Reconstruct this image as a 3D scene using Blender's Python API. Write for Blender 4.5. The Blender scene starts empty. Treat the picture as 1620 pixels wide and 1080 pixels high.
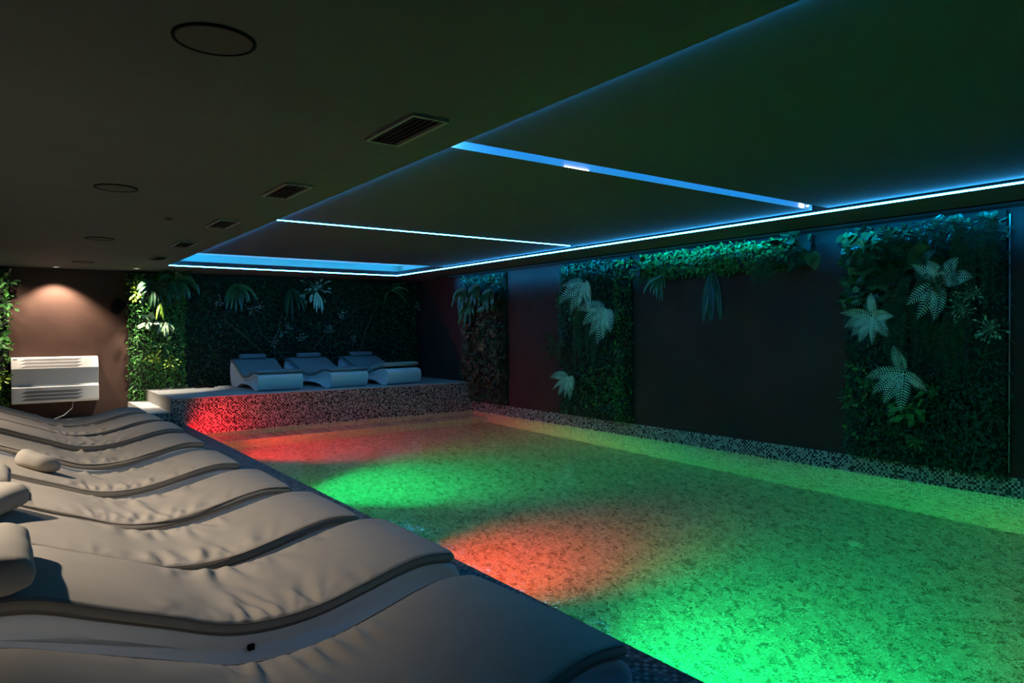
import bpy, bmesh, math, random
import numpy as np
from mathutils import Vector, Matrix

SC = bpy.context.scene
COL = SC.collection
PI = math.pi

# ------------------------------------------------------------------ camera, world, exposure
EYE = Vector((0.0, 0.0, 1.45))
YAW, PITCH, ROLL, FPX = 36.0427, -0.8332, -0.3641, 1104.79
cam_data = bpy.data.cameras.new('camera')
cam_data.sensor_width = 36.0
cam_data.lens = 36.0 * FPX / 1620.0
cam_data.clip_start = 0.05
cam = bpy.data.objects.new('camera', cam_data)
COL.objects.link(cam)
_a, _b, _r = (math.radians(v) for v in (YAW, PITCH, ROLL))
_F = Vector((math.sin(_a) * math.cos(_b), math.cos(_a) * math.cos(_b), math.sin(_b)))
_R = Vector((math.cos(_a), -math.sin(_a), 0))
_U = _R.cross(_F)
_R2 = _R * math.cos(_r) + _U * math.sin(_r)
_U2 = -_R * math.sin(_r) + _U * math.cos(_r)
_m = Matrix((_R2, _U2, -_F)).transposed().to_4x4()
_m.translation = EYE
cam.matrix_world = _m
SC.camera = cam

world = bpy.data.worlds.new('world')
SC.world = world
world.use_nodes = True
world.node_tree.nodes['Background'].inputs[0].default_value = (0.01, 0.012, 0.015, 1)
world.node_tree.nodes['Background'].inputs[1].default_value = 0.2

SC.view_settings.view_transform = 'Standard'
SC.view_settings.look = 'None'
SC.view_settings.exposure = 0.0
SC.view_settings.gamma = 1.0
SC.view_settings.use_curve_mapping = False
SC.cycles.sample_clamp_indirect = 3.0
SC.cycles.blur_glossy = 1.0
SC.cycles.use_denoising = True
SC.cycles.max_bounces = 10
SC.cycles.diffuse_bounces = 4

# light levels, tuned against the photograph
P_KEY, P_WALLSPOT, P_PLANTSPOT, P_WASH = 450.0, 240.0, 270.0, 50.0
E_NEON, E_COVE, E_SLOT = 42.0, 9.0, 6.0
GREEN, RED, AMBER = (0.0, 1.0, 0.19), (1.0, 0.01, 0.015), (1.0, 0.03, 0.0)


def lamp(name, kind, loc, power, color, target=None, size=0.05, angle=None, blend=0.6):
    l = bpy.data.lights.new(name, kind)
    l.energy = power
    l.color = color
    if kind in ('POINT', 'SPOT'):
        l.shadow_soft_size = size
    if kind == 'SPOT':
        l.spot_size = math.radians(angle)
        l.spot_blend = blend
    if kind == 'AREA':
        l.size = size
    o = bpy.data.objects.new(name, l)
    COL.objects.link(o)
    o.location = loc
    if target is not None:
        o.rotation_euler = (Vector(target) - Vector(loc)).to_track_quat('-Z', 'Y').to_euler()
    return o


# ceiling spots of the lounge, left of and behind the view
for _y, _k in ((3.75, 1.0), (5.7, 0.95), (8.3, 0.55)):
    lamp('lounge_spot', 'SPOT', (-1.15, _y, 2.42), P_KEY * _k, (1.0, 0.87, 0.73), (-0.45, _y, 0.5), 0.03, 95, 1.0)
# pool lamps on the left pool wall, under the coping
XL = 2.107
POOL_LAMPS = [(9.75, RED, 420, 2.1, 88, 3), (7.15, GREEN, 460, 2.0, 78, 20), (4.50, AMBER, 330, 1.0, 68, 0), (2.4, GREEN, 440, 2.0, 84, 32), (0.1, AMBER, 190, 2.6, 72, 0)]
for _y, _c, _p, _d, _an, _wide in POOL_LAMPS:
    lamp('pool_lamp', 'SPOT', (XL + 0.03, _y, -0.30), _p, _c, (XL + _d, _y, -1.17), 0.05, _an, 1.0)
    if _wide:
        lamp('pool_lamp_halo', 'POINT', (XL + 0.06, _y, -0.32), _wide, _c, None, 0.05)
lamp('riser_fill', 'SPOT', (XL + 0.12, 10.38, 0.03), 85, RED, (XL + 0.85, 10.83, 0.03), 0.04, 158, 1.0)  # added red fill, stands for underwater light that the glass surface blocks


# ------------------------------------------------------------------ materials
def nt(name):
    m = bpy.data.materials.new(name)
    m.use_nodes = True
    t = m.node_tree
    return m, t, t.nodes, t.links, t.nodes['Principled BSDF']


def plain(name, col, rough=0.6, metal=0.0, noise=0.0, scale=8.0, bump=0.0, bscale=200.0, spec=0.5):
    m, t, N, L, P = nt(name)
    P.inputs['Base Color'].default_value = (*col, 1)
    P.inputs['Roughness'].default_value = rough
    P.inputs['Metallic'].default_value = metal
    P.inputs['Specular IOR Level'].default_value = spec
    tc = N.new('ShaderNodeTexCoord')
    if noise:
        n = N.new('ShaderNodeTexNoise')
        n.inputs['Scale'].default_value = scale
        n.inputs['Detail'].default_value = 6
        L.new(tc.outputs['Object'], n.inputs['Vector'])
        r = N.new('ShaderNodeMapRange')
        r.inputs['From Min'].default_value = 0.3
        r.inputs['From Max'].default_value = 0.7
        r.inputs['To Min'].default_value = 1 - noise
        r.inputs['To Max'].default_value = 1 + noise
        L.new(n.outputs['Fac'], r.inputs['Value'])
        x = N.new('ShaderNodeVectorMath')
        x.operation = 'SCALE'
        x.inputs[0].default_value = col
        L.new(r.outputs[0], x.inputs['Scale'])
        L.new(x.outputs[0], P.inputs['Base Color'])
    if bump:
        n2 = N.new('ShaderNodeTexNoise')
        n2.inputs['Scale'].default_value = bscale
        L.new(tc.outputs['Object'], n2.inputs['Vector'])
        b = N.new('ShaderNodeBump')
        b.inputs['Strength'].default_value = bump
        b.inputs['Distance'].default_value = 0.004
        L.new(n2.outputs['Fac'], b.inputs['Height'])
        L.new(b.outputs[0], P.inputs['Normal'])
    return m


def emit(name, col, strength):
    m, t, N, L, P = nt(name)
    P.inputs['Base Color'].default_value = (0.8, 0.8, 0.8, 1)
    P.inputs['Emission Color'].default_value = (*col, 1)
    P.inputs['Emission Strength'].default_value = strength
    return m


def mosaic(name, plane, light, mid, dark, thr=(0.35, 0.55), size=0.025, rough=0.25, check=0.22):
    """small square glass tiles, each its own shade, with grout lines"""
    m, t, N, L, P = nt(name)
    tc = N.new('ShaderNodeTexCoord')
    mp = N.new('ShaderNodeMapping')
    k = 1.0 / size
    sc = {'xy': (k, k, 0), 'xz': (k, 0, k), 'yz': (0, k, k)}[plane]
    mp.inputs['Scale'].default_value = sc
    mp.inputs['Location'].default_value = tuple(0.5 if s == 0 else 0.13 for s in sc)
    L.new(tc.outputs['Object'], mp.inputs['Vector'])
    fl = N.new('ShaderNodeVectorMath')
    fl.operation = 'FLOOR'
    L.new(mp.outputs[0], fl.inputs[0])
    wn = N.new('ShaderNodeTexWhiteNoise')
    wn.noise_dimensions = '3D'
    L.new(fl.outputs[0], wn.inputs['Vector'])
    cr = N.new('ShaderNodeValToRGB')
    cr.color_ramp.interpolation = 'CONSTANT'
    e = cr.color_ramp.elements
    e[0].position = 0.0
    e[0].color = (*dark, 1)
    e[1].position = thr[0]
    e[1].color = (*mid, 1)
    e2 = e.new(thr[1])
    e2.color = (*light, 1)
    dt = N.new('ShaderNodeVectorMath')
    dt.operation = 'DOT_PRODUCT'
    dt.inputs[1].default_value = tuple(1.0 if s_ else 0.0 for s_ in sc)
    L.new(fl.outputs[0], dt.inputs[0])
    pm = N.new('ShaderNodeMath')
    pm.operation = 'PINGPONG'
    pm.inputs[1].default_value = 1.0
    L.new(dt.outputs['Value'], pm.inputs[0])
    bi = N.new('ShaderNodeMapRange')
    bi.inputs['To Min'].default_value = -check
    bi.inputs['To Max'].default_value = check
    L.new(pm.outputs[0], bi.inputs['Value'])
    ad = N.new('ShaderNodeMath')
    L.new(bi.outputs[0], ad.inputs[0])
    L.new(wn.outputs['Value'], ad.inputs[1])
    L.new(ad.outputs[0], cr.inputs['Fac'])
    fr = N.new('ShaderNodeVectorMath')
    fr.operation = 'FRACTION'
    L.new(mp.outputs[0], fr.inputs[0])
    sp = N.new('ShaderNodeSeparateXYZ')
    L.new(fr.outputs[0], sp.inputs[0])
    mins = []
    for i, s in enumerate(sc):
        if s:
            a = N.new('ShaderNodeMath')
            a.operation = 'PINGPONG'
            a.inputs[1].default_value = 0.5
            L.new(sp.outputs[i], a.inputs[0])
            mins.append(a)
    mn = N.new('ShaderNodeMath')
    mn.operation = 'MINIMUM'
    L.new(mins[0].outputs[0], mn.inputs[0])
    L.new(mins[1].outputs[0], mn.inputs[1])
    st = N.new('ShaderNodeMapRange')
    st.inputs['From Min'].default_value = 0.07
    st.inputs['From Max'].default_value = 0.13
    L.new(mn.outputs[0], st.inputs['Value'])
    mx = N.new('ShaderNodeMix')
    mx.data_type = 'RGBA'
    mx.inputs['A'].default_value = tuple(0.6 * a + 0.4 * b for a, b in zip(dark, mid)) + (1,)
    L.new(st.outputs[0], mx.inputs['Factor'])
    L.new(cr.outputs['Color'], mx.inputs['B'])
    L.new(mx.outputs['Result'], P.inputs['Base Color'])
    P.inputs['Roughness'].default_value = rough
    P.inputs['Specular IOR Level'].default_value = 0.4
    b = N.new('ShaderNodeBump')
    b.inputs['Strength'].default_value = 0.35
    b.inputs['Distance'].default_value = 0.002
    L.new(st.outputs[0], b.inputs['Height'])
    L.new(b.outputs[0], P.inputs['Normal'])
    return m


def leafy(name, c1, c2, rough=0.45, trans=0.15):
    """leaf material whose green changes from leaf to leaf"""
    m, t, N, L, P = nt(name)
    g = N.new('ShaderNodeNewGeometry')
    cr = N.new('ShaderNodeValToRGB')
    cr.color_ramp.elements[0].color = (*c1, 1)
    cr.color_ramp.elements[1].color = (*c2, 1)
    L.new(g.outputs['Random Per Island'], cr.inputs['Fac'])
    L.new(cr.outputs['Color'], P.inputs['Base Color'])
    P.inputs['Roughness'].default_value = rough
    P.inputs['Specular IOR Level'].default_value = 0.4
    return m


def rust_wall(name, col, stain):
    m, t, N, L, P = nt(name)
    tc = N.new('ShaderNodeTexCoord')
    n = N.new('ShaderNodeTexNoise')
    n.inputs['Scale'].default_value = 1.6
    n.inputs['Detail'].default_value = 9
    n.inputs['Roughness'].default_value = 0.65
    L.new(tc.outputs['Object'], n.inputs['Vector'])
    cr = N.new('ShaderNodeValToRGB')
    cr.color_ramp.elements[0].position = 0.32
    cr.color_ramp.elements[0].color = (*col, 1)
    cr.color_ramp.elements[1].position = 0.72
    cr.color_ramp.elements[1].color = (*stain, 1)
    L.new(n.outputs['Fac'], cr.inputs['Fac'])
    L.new(cr.outputs['Color'], P.inputs['Base Color'])
    P.inputs['Roughness'].default_value = 0.75
    P.inputs['Specular IOR Level'].default_value = 0.15
    n2 = N.new('ShaderNodeTexNoise')
    n2.inputs['Scale'].default_value = 90
    n2.inputs['Detail'].default_value = 4
    L.new(tc.outputs['Object'], n2.inputs['Vector'])
    b = N.new('ShaderNodeBump')
    b.inputs['Strength'].default_value = 0.3
    b.inputs['Distance'].default_value = 0.003
    L.new(n2.outputs['Fac'], b.inputs['Height'])
    L.new(b.outputs[0], P.inputs['Normal'])
    return m


def water_mat():
    m = bpy.data.materials.new('water')
    m.use_nodes = True
    N, L = m.node_tree.nodes, m.node_tree.links
    N.clear()
    out = N.new('ShaderNodeOutputMaterial')
    g = N.new('ShaderNodeBsdfGlass')
    g.inputs['IOR'].default_value = 1.33
    g.inputs['Roughness'].default_value = 0.0
    g.inputs['Color'].default_value = (0.97, 1, 0.99, 1)
    tc = N.new('ShaderNodeTexCoord')
    mp = N.new('ShaderNodeMapping')
    mp.inputs['Scale'].default_value = (1.0, 1.35, 1.0)
    L.new(tc.outputs['Object'], mp.inputs['Vector'])
    n1 = N.new('ShaderNodeTexNoise')
    n1.inputs['Scale'].default_value = 17.0
    n1.inputs['Detail'].default_value = 2.0
    n1.inputs['Distortion'].default_value = 0.6
    n2 = N.new('ShaderNodeTexNoise')
    n2.inputs['Scale'].default_value = 2.2
    n2.inputs['Detail'].default_value = 1.0
    L.new(mp.outputs[0], n1.inputs['Vector'])
    L.new(mp.outputs[0], n2.inputs['Vector'])
    b1 = N.new('ShaderNodeBump')
    b1.inputs['Strength'].default_value = 1.0
    b1.inputs['Distance'].default_value = 0.0018
    b2 = N.new('ShaderNodeBump')
    b2.inputs['Strength'].default_value = 1.0
    b2.inputs['Distance'].default_value = 0.004
    L.new(n1.outputs['Fac'], b1.inputs['Height'])
    L.new(n2.outputs['Fac'], b2.inputs['Height'])
    L.new(b1.outputs[0], b2.inputs['Normal'])
    L.new(b2.outputs[0], g.inputs['Normal'])
    L.new(g.outputs[0], out.inputs['Surface'])
    return m


def grille_mat():
    """white sheet punched with a fine grid of round holes"""
    m, t, N, L, P = nt('perforated_white')
    tc = N.new('ShaderNodeTexCoord')
    mp = N.new('ShaderNodeMapping')
    mp.inputs['Scale'].default_value = (70, 70, 70)
    L.new(tc.outputs['Object'], mp.inputs['Vector'])
    sp = N.new('ShaderNodeSeparateXYZ')
    L.new(mp.outputs[0], sp.inputs[0])
    d = []
    for ax in (0, 2):
        f = N.new('ShaderNodeMath')
        f.operation = 'FRACT'
        L.new(sp.outputs[ax], f.inputs[0])
        s = N.new('ShaderNodeMath')
        s.operation = 'SUBTRACT'
        s.inputs[1].default_value = 0.5
        L.new(f.outputs[0], s.inputs[0])
        p = N.new('ShaderNodeMath')
        p.operation = 'MULTIPLY'
        L.new(s.outputs[0], p.inputs[0])
        L.new(s.outputs[0], p.inputs[1])
        d.append(p)
    a = N.new('ShaderNodeMath')
    L.new(d[0].outputs[0], a.inputs[0])
    L.new(d[1].outputs[0], a.inputs[1])
    lt = N.new('ShaderNodeMath')
    lt.operation = 'LESS_THAN'
    lt.inputs[1].default_value = 0.19
    L.new(a.outputs[0], lt.inputs[0])
    mx = N.new('ShaderNodeMix')
    mx.data_type = 'RGBA'
    mx.inputs['A'].default_value = (0.55, 0.55, 0.53, 1)
    mx.inputs['B'].default_value = (0.05, 0.045, 0.045, 1)
    L.new(lt.outputs[0], mx.inputs['Factor'])
    L.new(mx.outputs['Result'], P.inputs['Base Color'])
    return m


M = {}
M['ceiling'] = plain('ceiling_paint', (0.054, 0.061, 0.060), 0.75, noise=0.12, scale=1.2, bump=0.15, bscale=60)
M['panel'] = plain('ceiling_panel_paint', (0.034, 0.040, 0.046), 0.6, noise=0.08, scale=1.0)
M['white_paint'] = plain('white_cove_paint', (0.75, 0.78, 0.8), 0.7)
M['fascia'] = plain('fascia_paint', (0.03, 0.033, 0.04), 0.6)
M['rust'] = rust_wall('rust_brown_wall', (0.044, 0.020, 0.019), (0.070, 0.031, 0.027))
M['rust_back'] = rust_wall('rust_brown_back_wall', (0.064, 0.036, 0.029), (0.095, 0.054, 0.040))
M['dark_wall'] = plain('dark_wall', (0.03, 0.022, 0.02), 0.7, noise=0.2)
M['deck'] = plain('stone_floor', (0.20, 0.19, 0.17), 0.5, noise=0.15, scale=5)
M['stone'] = plain('pale_stone', (0.36, 0.35, 0.33), 0.55, noise=0.12, scale=3, bump=0.1)
M['stone_white'] = plain('white_stone', (0.62, 0.61, 0.58), 0.5, noise=0.05, scale=3)
LT, MD, DK = (0.42, 0.42, 0.40), (0.22, 0.22, 0.21), (0.02, 0.02, 0.022)
M['mos_xz'] = mosaic('mosaic_grey', 'xz', LT, MD, DK, (0.34, 0.56), size=0.022, check=0.22)
M['mos_yz'] = mosaic('mosaic_grey_side', 'yz', LT, MD, DK, (0.34, 0.56), size=0.022, check=0.22)
M['mos_cop'] = mosaic('mosaic_coping', 'xy', (0.17, 0.18, 0.18), (0.08, 0.08, 0.08), DK, (0.42, 0.66), rough=0.6)
PL, PM, PD = (0.80, 0.84, 0.78), (0.56, 0.60, 0.54), (0.19, 0.22, 0.19)
M['pool_xy'] = mosaic('mosaic_pool_floor', 'xy', PL, PM, PD, (0.25, 0.55), size=0.027, check=0.1)
M['pool_xz'] = mosaic('mosaic_pool_end', 'xz', PL, PM, PD, (0.10, 0.45), size=0.027, check=0.1)
M['pool_yz'] = mosaic('mosaic_pool_side', 'yz', PL, PM, PD, (0.10, 0.45), size=0.027, check=0.1)
M['water'] = water_mat()
M['neon'] = emit('neon_blue_white', (0.035, 0.40, 1.0), E_NEON)
M['neon_side'] = emit('neon_blue', (0.03, 0.40, 1.0), 90.0)
M['cove'] = emit('cove_strip', (0.0, 0.50, 0.95), E_COVE)
M['panel_fill_strip'] = emit('panel_fill_strip', (0.005, 0.46, 0.95), 16.0)
M['slot'] = emit('slot_strip', (0.0, 0.27, 0.95), E_SLOT)
M['spot_lens'] = emit('lamp_lens', (0.95, 0.9, 1.0), 6.0)
M['shell'] = plain('white_plastic', (0.72, 0.75, 0.78), 0.45, bump=0.05, bscale=300)
M['fabric'] = plain('taupe_fabric', (0.34, 0.295, 0.24), 0.85, noise=0.05, scale=6, bump=0.2, bscale=900, spec=0.2)
M['fabric_dark'] = plain('taupe_piping', (0.20, 0.17, 0.14), 0.85, spec=0.2)
M['pillow'] = plain('pillow_fabric', (0.37, 0.33, 0.27), 0.85, bump=0.15, bscale=700, spec=0.2)
M['pfabric'] = plain('grey_fabric', (0.20, 0.22, 0.23), 0.85, bump=0.2, bscale=900, spec=0.2)
M['pfabric_l'] = plain('beige_grey_fabric', (0.34, 0.34, 0.31), 0.85, spec=0.2)
M['black'] = plain('black_plastic', (0.004, 0.004, 0.004), 0.8, spec=0.1)
M['white'] = plain('white_enamel', (0.80, 0.80, 0.77), 0.4)
M['grille'] = grille_mat()
M['cable'] = plain('white_cable', (0.6, 0.6, 0.58), 0.5)
M['metal'] = plain('brushed_metal', (0.45, 0.45, 0.45), 0.35, metal=0.9)
M['vent'] = plain('vent_metal', (0.2, 0.2, 0.19), 0.5)
M['vent_shade'] = plain('vent_void_shade', (0.012, 0.012, 0.012), 0.9)
M['disc'] = plain('speaker_disc', (0.035, 0.032, 0.028), 0.7, bump=0.2, bscale=500)
M['board'] = plain('dark_green_board', (0.010, 0.018, 0.010), 0.9)
M['stem'] = plain('brown_stem', (0.06, 0.045, 0.03), 0.8)
M['twig'] = plain('grey_twig', (0.07, 0.065, 0.05), 0.8)
M['moss'] = leafy('box_leaf', (0.018, 0.075, 0.010), (0.09, 0.26, 0.03))
M['moss_b'] = leafy('box_leaf_bright', (0.025, 0.13, 0.016), (0.10, 0.33, 0.06))
M['dark_leaf'] = leafy('dark_leaf', (0.006, 0.026, 0.010), (0.03, 0.09, 0.03), 0.35)
M['brown_leaf'] = leafy('brown_leaf', (0.05, 0.045, 0.025), (0.14, 0.12, 0.06))
M['broad'] = leafy('broad_leaf', (0.018, 0.06, 0.02), (0.07, 0.17, 0.05), 0.25)
M['frond'] = leafy('frond_green', (0.010, 0.040, 0.014), (0.03, 0.09, 0.03))
M['pale'] = leafy('pale_fern', (0.42, 0.60, 0.46), (0.60, 0.78, 0.62))
M['yellow'] = leafy('yellow_green_leaf', (0.16, 0.30, 0.02), (0.34, 0.50, 0.06))
M['cream'] = leafy('cream_leaf', (0.20, 0.34, 0.15), (0.45, 0.58, 0.35))
M['blossom'] = leafy('white_blossom', (0.22, 0.24, 0.2), (0.42, 0.44, 0.38))


# ------------------------------------------------------------------ mesh helpers
class MB:
    def __init__(s):
        s.v, s.f = [], []

    def add(s, v, f):
        k = len(s.v)
        s.v.extend([tuple(map(float, p)) for p in v])
        s.f.extend([tuple(int(i) + k for i in q) for q in f])
        return s

    def box(s, x0, x1, y0, y1, z0, z1):
        return s.add([(x0, y0, z0), (x1, y0, z0), (x1, y1, z0), (x0, y1, z0), (x0, y0, z1), (x1, y0, z1), (x1, y1, z1), (x0, y1, z1)],
                     [(0, 3, 2, 1), (4, 5, 6, 7), (0, 1, 5, 4), (1, 2, 6, 5), (2, 3, 7, 6), (3, 0, 4, 7)])

    def tube(s, pts, r, n=8, caps=True):
        pts = [Vector(p) for p in pts]
        rs = r if isinstance(r, (list, tuple)) else [r] * len(pts)
        rings, V, F = [], [], []
        up = Vector((0, 0, 1))
        for i, p in enumerate(pts):
            t = (pts[min(i + 1, len(pts) - 1)] - pts[max(i - 1, 0)]).normalized()
            a = t.cross(up)
            if a.length < 1e-3:
                a = t.cross(Vector((1, 0, 0)))
            a.normalize()
            b = t.cross(a)
            for k in range(n):
                q = p + (a * math.cos(2 * PI * k / n) + b * math.sin(2 * PI * k / n)) * rs[i]
                V.append(q)
        for i in range(len(pts) - 1):
            for k in range(n):
                F.append((i * n + k, i * n + (k + 1) % n, (i + 1) * n + (k + 1) % n, (i + 1) * n + k))
        if caps:
            F.append(tuple(range(n - 1, -1, -1)))
            F.append(tuple((len(pts) - 1) * n + k for k in range(n)))
        return s.add(V, F)

    def lathe(s, prof, cx, cy, n=32, cap=True):
        """prof: (radius, z) pairs around a vertical axis"""
        V, F = [], []
        for r, z in prof:
            for k in range(n):
                V.append((cx + r * math.cos(2 * PI * k / n), cy + r * math.sin(2 * PI * k / n), z))
        for i in range(len(prof) - 1):
            for k in range(n):
                F.append((i * n + k, i * n + (k + 1) % n, (i + 1) * n + (k + 1) % n, (i + 1) * n + k))
        if cap:
            F.append(tuple(range(n)))
            F.append(tuple((len(prof) - 1) * n + k for k in range(n - 1, -1, -1)))
        return s.add(V, F)

    def build(s, name, mat, parent=None, smooth=False, bevel=0.0, origin=None):
        """vertices are given in the parent's own space; origin (world) recentres a top-level mesh"""
        v = s.v
        if origin is not None:
            v = [(a - origin[0], b - origin[1], c - origin[2]) for a, b, c in v]
        me = bpy.data.meshes.new(name)
        me.from_pydata(v, [], s.f)
        me.materials.append(mat if not isinstance(mat, str) else M[mat])
        me.update()
        o = bpy.data.objects.new(name, me)
        COL.objects.link(o)
        if parent is not None:
            o.parent = parent
        if origin is not None:
            o.location = origin
        if smooth:
            me.polygons.foreach_set('use_smooth', [True] * len(me.polygons))
        if bevel:
            md = o.modifiers.new('bevel', 'BEVEL')
            md.width = bevel
            md.segments = 2
            md.limit_method = 'ANGLE'
        return o


def struct(name, mb, mat, **k):
    o = mb.build(name, mat, **k)
    o['kind'] = 'structure'
    return o


def tag(o, label, cat, group=None):
    o['label'] = label
    o['category'] = cat
    if group:
        o['group'] = group
    return o


def thing(name, label, cat, loc=(0, 0, 0), rz=0.0, group=None):
    o = bpy.data.objects.new(name, None)
    o.empty_display_size = 0.1
    COL.objects.link(o)
    o.location = loc
    o.rotation_euler = (0, 0, rz)
    return tag(o, label, cat, group)


def copy_thing(o, loc, rz, label, parent=None):
    c = o.copy()
    COL.objects.link(c)
    c.parent = parent
    if parent is None:
        c.location = loc
        c.rotation_euler = (0, 0, rz)
        c['label'] = label
    for ch in list(o.children):
        copy_thing(ch, None, None, None, c)
    return c


# ------------------------------------------------------------------ the room
ZS, ZP, ZU = 2.48, 2.505, 2.668          # soffit, dark panels, recess ceiling
XR, YB, XW, YF = 6.965, 13.05, -2.6, -3.0
XE, YE = 5.845, 11.60                    # right and far edge of the lit recess
X0 = 2.032                               # left edge of the lit recess
ZD = 0.13                                # deck

struct('wall_right', MB().box(XR, XR + 0.15, YF, YB + 0.15, 0.175, 2.72), 'rust')
struct('wall_back', MB().box(XW - 0.15, XR + 0.15, YB, YB + 0.15, -0.1, 2.72), 'rust_back')
struct('wall_left', MB().box(XW - 0.15, XW, YF, YB, -0.1, 2.72), 'dark_wall')
struct('wall_front', MB().box(XW - 0.15, XR + 0.15, YF - 0.15, YF, -1.3, 2.72), 'dark_wall')
struct('floor', MB().box(XW, 1.62, YF, YB, -0.1, ZD), 'deck')
# coping of dark mosaic along the pool and over the pool's left wall
struct('floor_coping', MB().box(1.62, XL, YF, 10.83, -0.1, ZD - 0.001), 'mos_cop')
struct('floor_behind', MB().box(1.62, 1.90, 10.83, YB, -0.1, ZD), 'deck')

# ceiling: soffit slab around the lit recess
ZL, CV = 2.556, 0.12                      # ledge height and depth of the hidden light cove
c = MB()
c.box(XW, X0, YF, YB, ZS, 2.72)
c.box(X0, XR, YE, YB, ZS, ZL - 0.012)
c.box(XE, XR, YF, YE, ZS, ZL - 0.012)
c.box(X0, XR, YE + CV, YB, ZL - 0.012, 2.72)
c.box(XE + CV, XR, YF, YE + CV, ZL - 0.012, 2.72)
struct('ceiling', c, 'ceiling')
struct('ceiling_recess', MB().box(X0, XE + CV, YF, YE + CV, ZU, 2.72), 'white_paint')
c = MB()
c.box(X0, XE + CV, YE + CV - 0.004, YE + CV, ZL - 0.012, ZU)
c.box(XE + CV - 0.004, XE + CV, YF, YE + CV - 0.004, ZL - 0.012, ZU)
struct('trim_cove', c, 'white_paint')
# fascia band around the recess, its lip hiding the cove strips
c = MB()
c.box(X0, XE, YE - 0.010, YE + 0.004, ZS + 0.010, ZL)
c.box(XE - 0.010, XE + 0.004, YF, YE - 0.010, ZS + 0.010, ZL)
struct('trim_fascia', c, 'fascia')

# dark suspended panels
YP = [(-2.9, 3.300), (3.449, 6.561), (6.590, 9.843)]
for i, (a, b) in enumerate(YP):
    o = MB().box(X0 + 0.045, XE - 0.045, a, b, ZP, ZP + 0.05).build('ceiling_panel', 'panel', origin=(3.9, (a + b) / 2, ZP))
    o['kind'] = 'structure'
    if i == 1:
        pass
# pale face on the edge that closes each slot
struct('trim_slot', MB().box(X0 + 0.045, XE - 0.045, 3.445, 3.4485, ZP + 0.001, ZU), 'white_paint')


def strip(mat, boxes, label, name='led_strip', group='blue led strips of the ceiling recess'):
    mb = MB()
    for b in boxes:
        mb.box(*b)
    x = [v[0] for v in mb.v]
    y = [v[1] for v in mb.v]
    z = [v[2] for v in mb.v]
    o = mb.build(name, mat, origin=(sum(x) / len(x), sum(y) / len(y), sum(z) / len(z)))
    tag(o, label, 'light', group)
    return o


w = 0.012
strip('neon', [(XE - w, XE, YF + 0.1, YE, ZS - 0.006, ZS + 0.006)], 'long blue-white led line running beside the right wall on the ceiling edge')
strip('neon', [(X0, XE - w, YE - w, YE, ZS - 0.006, ZS + 0.006)], 'far blue-white led line on the ceiling edge in front of the back plant wall')
strip('neon_side', [(X0 + 0.001, X0 + 0.010, YF + 0.1, YE - w, ZS + 0.007, ZS + 0.017)], 'blue led line along the left soffit edge, seen only as a glow')
strip('neon', [(X0 + 0.05, XE - 0.16, 6.578, 6.590, ZP - 0.004, ZP + 0.012)], 'thin bright led line crossing the ceiling between second and third dark panel')
wash = thing('led_channel', 'slim dark channel under the ceiling close to the right wall, washing the plant tops blue', 'light', (6.60, 4.3, ZS))
MB().box(0, 0.003, -7.2, 7.2, -0.014, 0).box(0.003, 0.016, -7.2, 7.2, -0.002, 0).build('profile', 'black', wash)
_l = lamp('channel_lamp', 'AREA', (6.606, 4.3, ZS - 0.007), P_WASH, (0.0, 0.36, 1.0), (6.606 + 0.75, 4.3, ZS - 0.007 - 0.55))
_l.data.shape = 'RECTANGLE'
_l.data.size = 14.0
_l.data.size_y = 0.008
_l.data.spread = math.radians(75)
_l.rotation_euler = Matrix(((0, 0.33, -0.944), (-1, 0, 0), (0, 0.944, 0.33))).to_euler()
# hidden strips that wash the recess
strip('cove', [(X0 + 0.02, XE, YE + 0.012, YE + 0.032, ZL - 0.012, ZL - 0.006)], 'cyan led strip on top of the far fascia washing the recess')
strip('cove', [(XE + 0.012, XE + 0.032, 0.5, YE + 0.01, ZL - 0.012, ZL - 0.006)], 'cyan led strip on the right fascia near the far corner of the recess')
strip('panel_fill_strip', [(X0 + 0.06, XE - 0.06, 9.805, 9.825, ZP + 0.05, ZP + 0.056)], 'added unseen cyan fill strip on the back edge of the farthest dark ceiling panel')  # added out of view to brighten the recess ceiling
strip('slot', [(X0 + 0.05, XE - 0.2, 3.301, 3.315, ZP + 0.015, ZP + 0.05)], 'blue led strip hidden in the wide slot behind the nearest dark ceiling panel')

# pool
ZF = -1.17
struct('floor_pool', MB().box(XL, XR, YF, 10.83, ZF - 0.1, ZF), 'pool_xy')
struct('wall_pool_left', MB().box(XL - 0.1, XL, YF, 10.83, ZF, -0.1), 'pool_yz')
struct('wall_pool_right', MB().box(XR, XR + 0.1, YF, 10.83, ZF, 0.0), 'pool_yz')
struct('wall_pool_far', MB().box(XL, XR, 10.83, 10.93, ZF, 0.0), 'pool_xz')
struct('trim_pool_bench', MB().box(XL, XR, 10.32, 10.83, ZF, -0.5), 'pool_xz')
o = struct('water', MB().add([(XL, YF, 0), (XR, YF, 0), (XR, 10.83, 0), (XL, 10.83, 0)], [(0, 1, 2, 3)]), 'water')
# plinth under the right wall
struct('baseboard_right', MB().box(XR - 0.012, XR + 0.1, YF, 10.83, -0.004, 0.175), 'mos_yz')

# platform with stone top and step
struct('floor_platform', MB().box(1.90, XR, 10.845, YB, 0.0, 0.512), 'stone')
struct('trim_platform_front', MB().box(1.905, XR, 10.828, 10.846, -0.003, 0.514), 'mos_xz')
struct('trim_platform_top', MB().box(1.895, XR, 10.826, YB, 0.512, 0.524), 'stone')
struct('trim_step', MB().box(1.64, 1.90, 10.845, YB, 0.1, 0.335), 'stone_white')
struct('trim_step_front', MB().box(1.64, 1.905, 10.828, 10.846, 0.1, 0.322), 'mos_xz')

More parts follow.
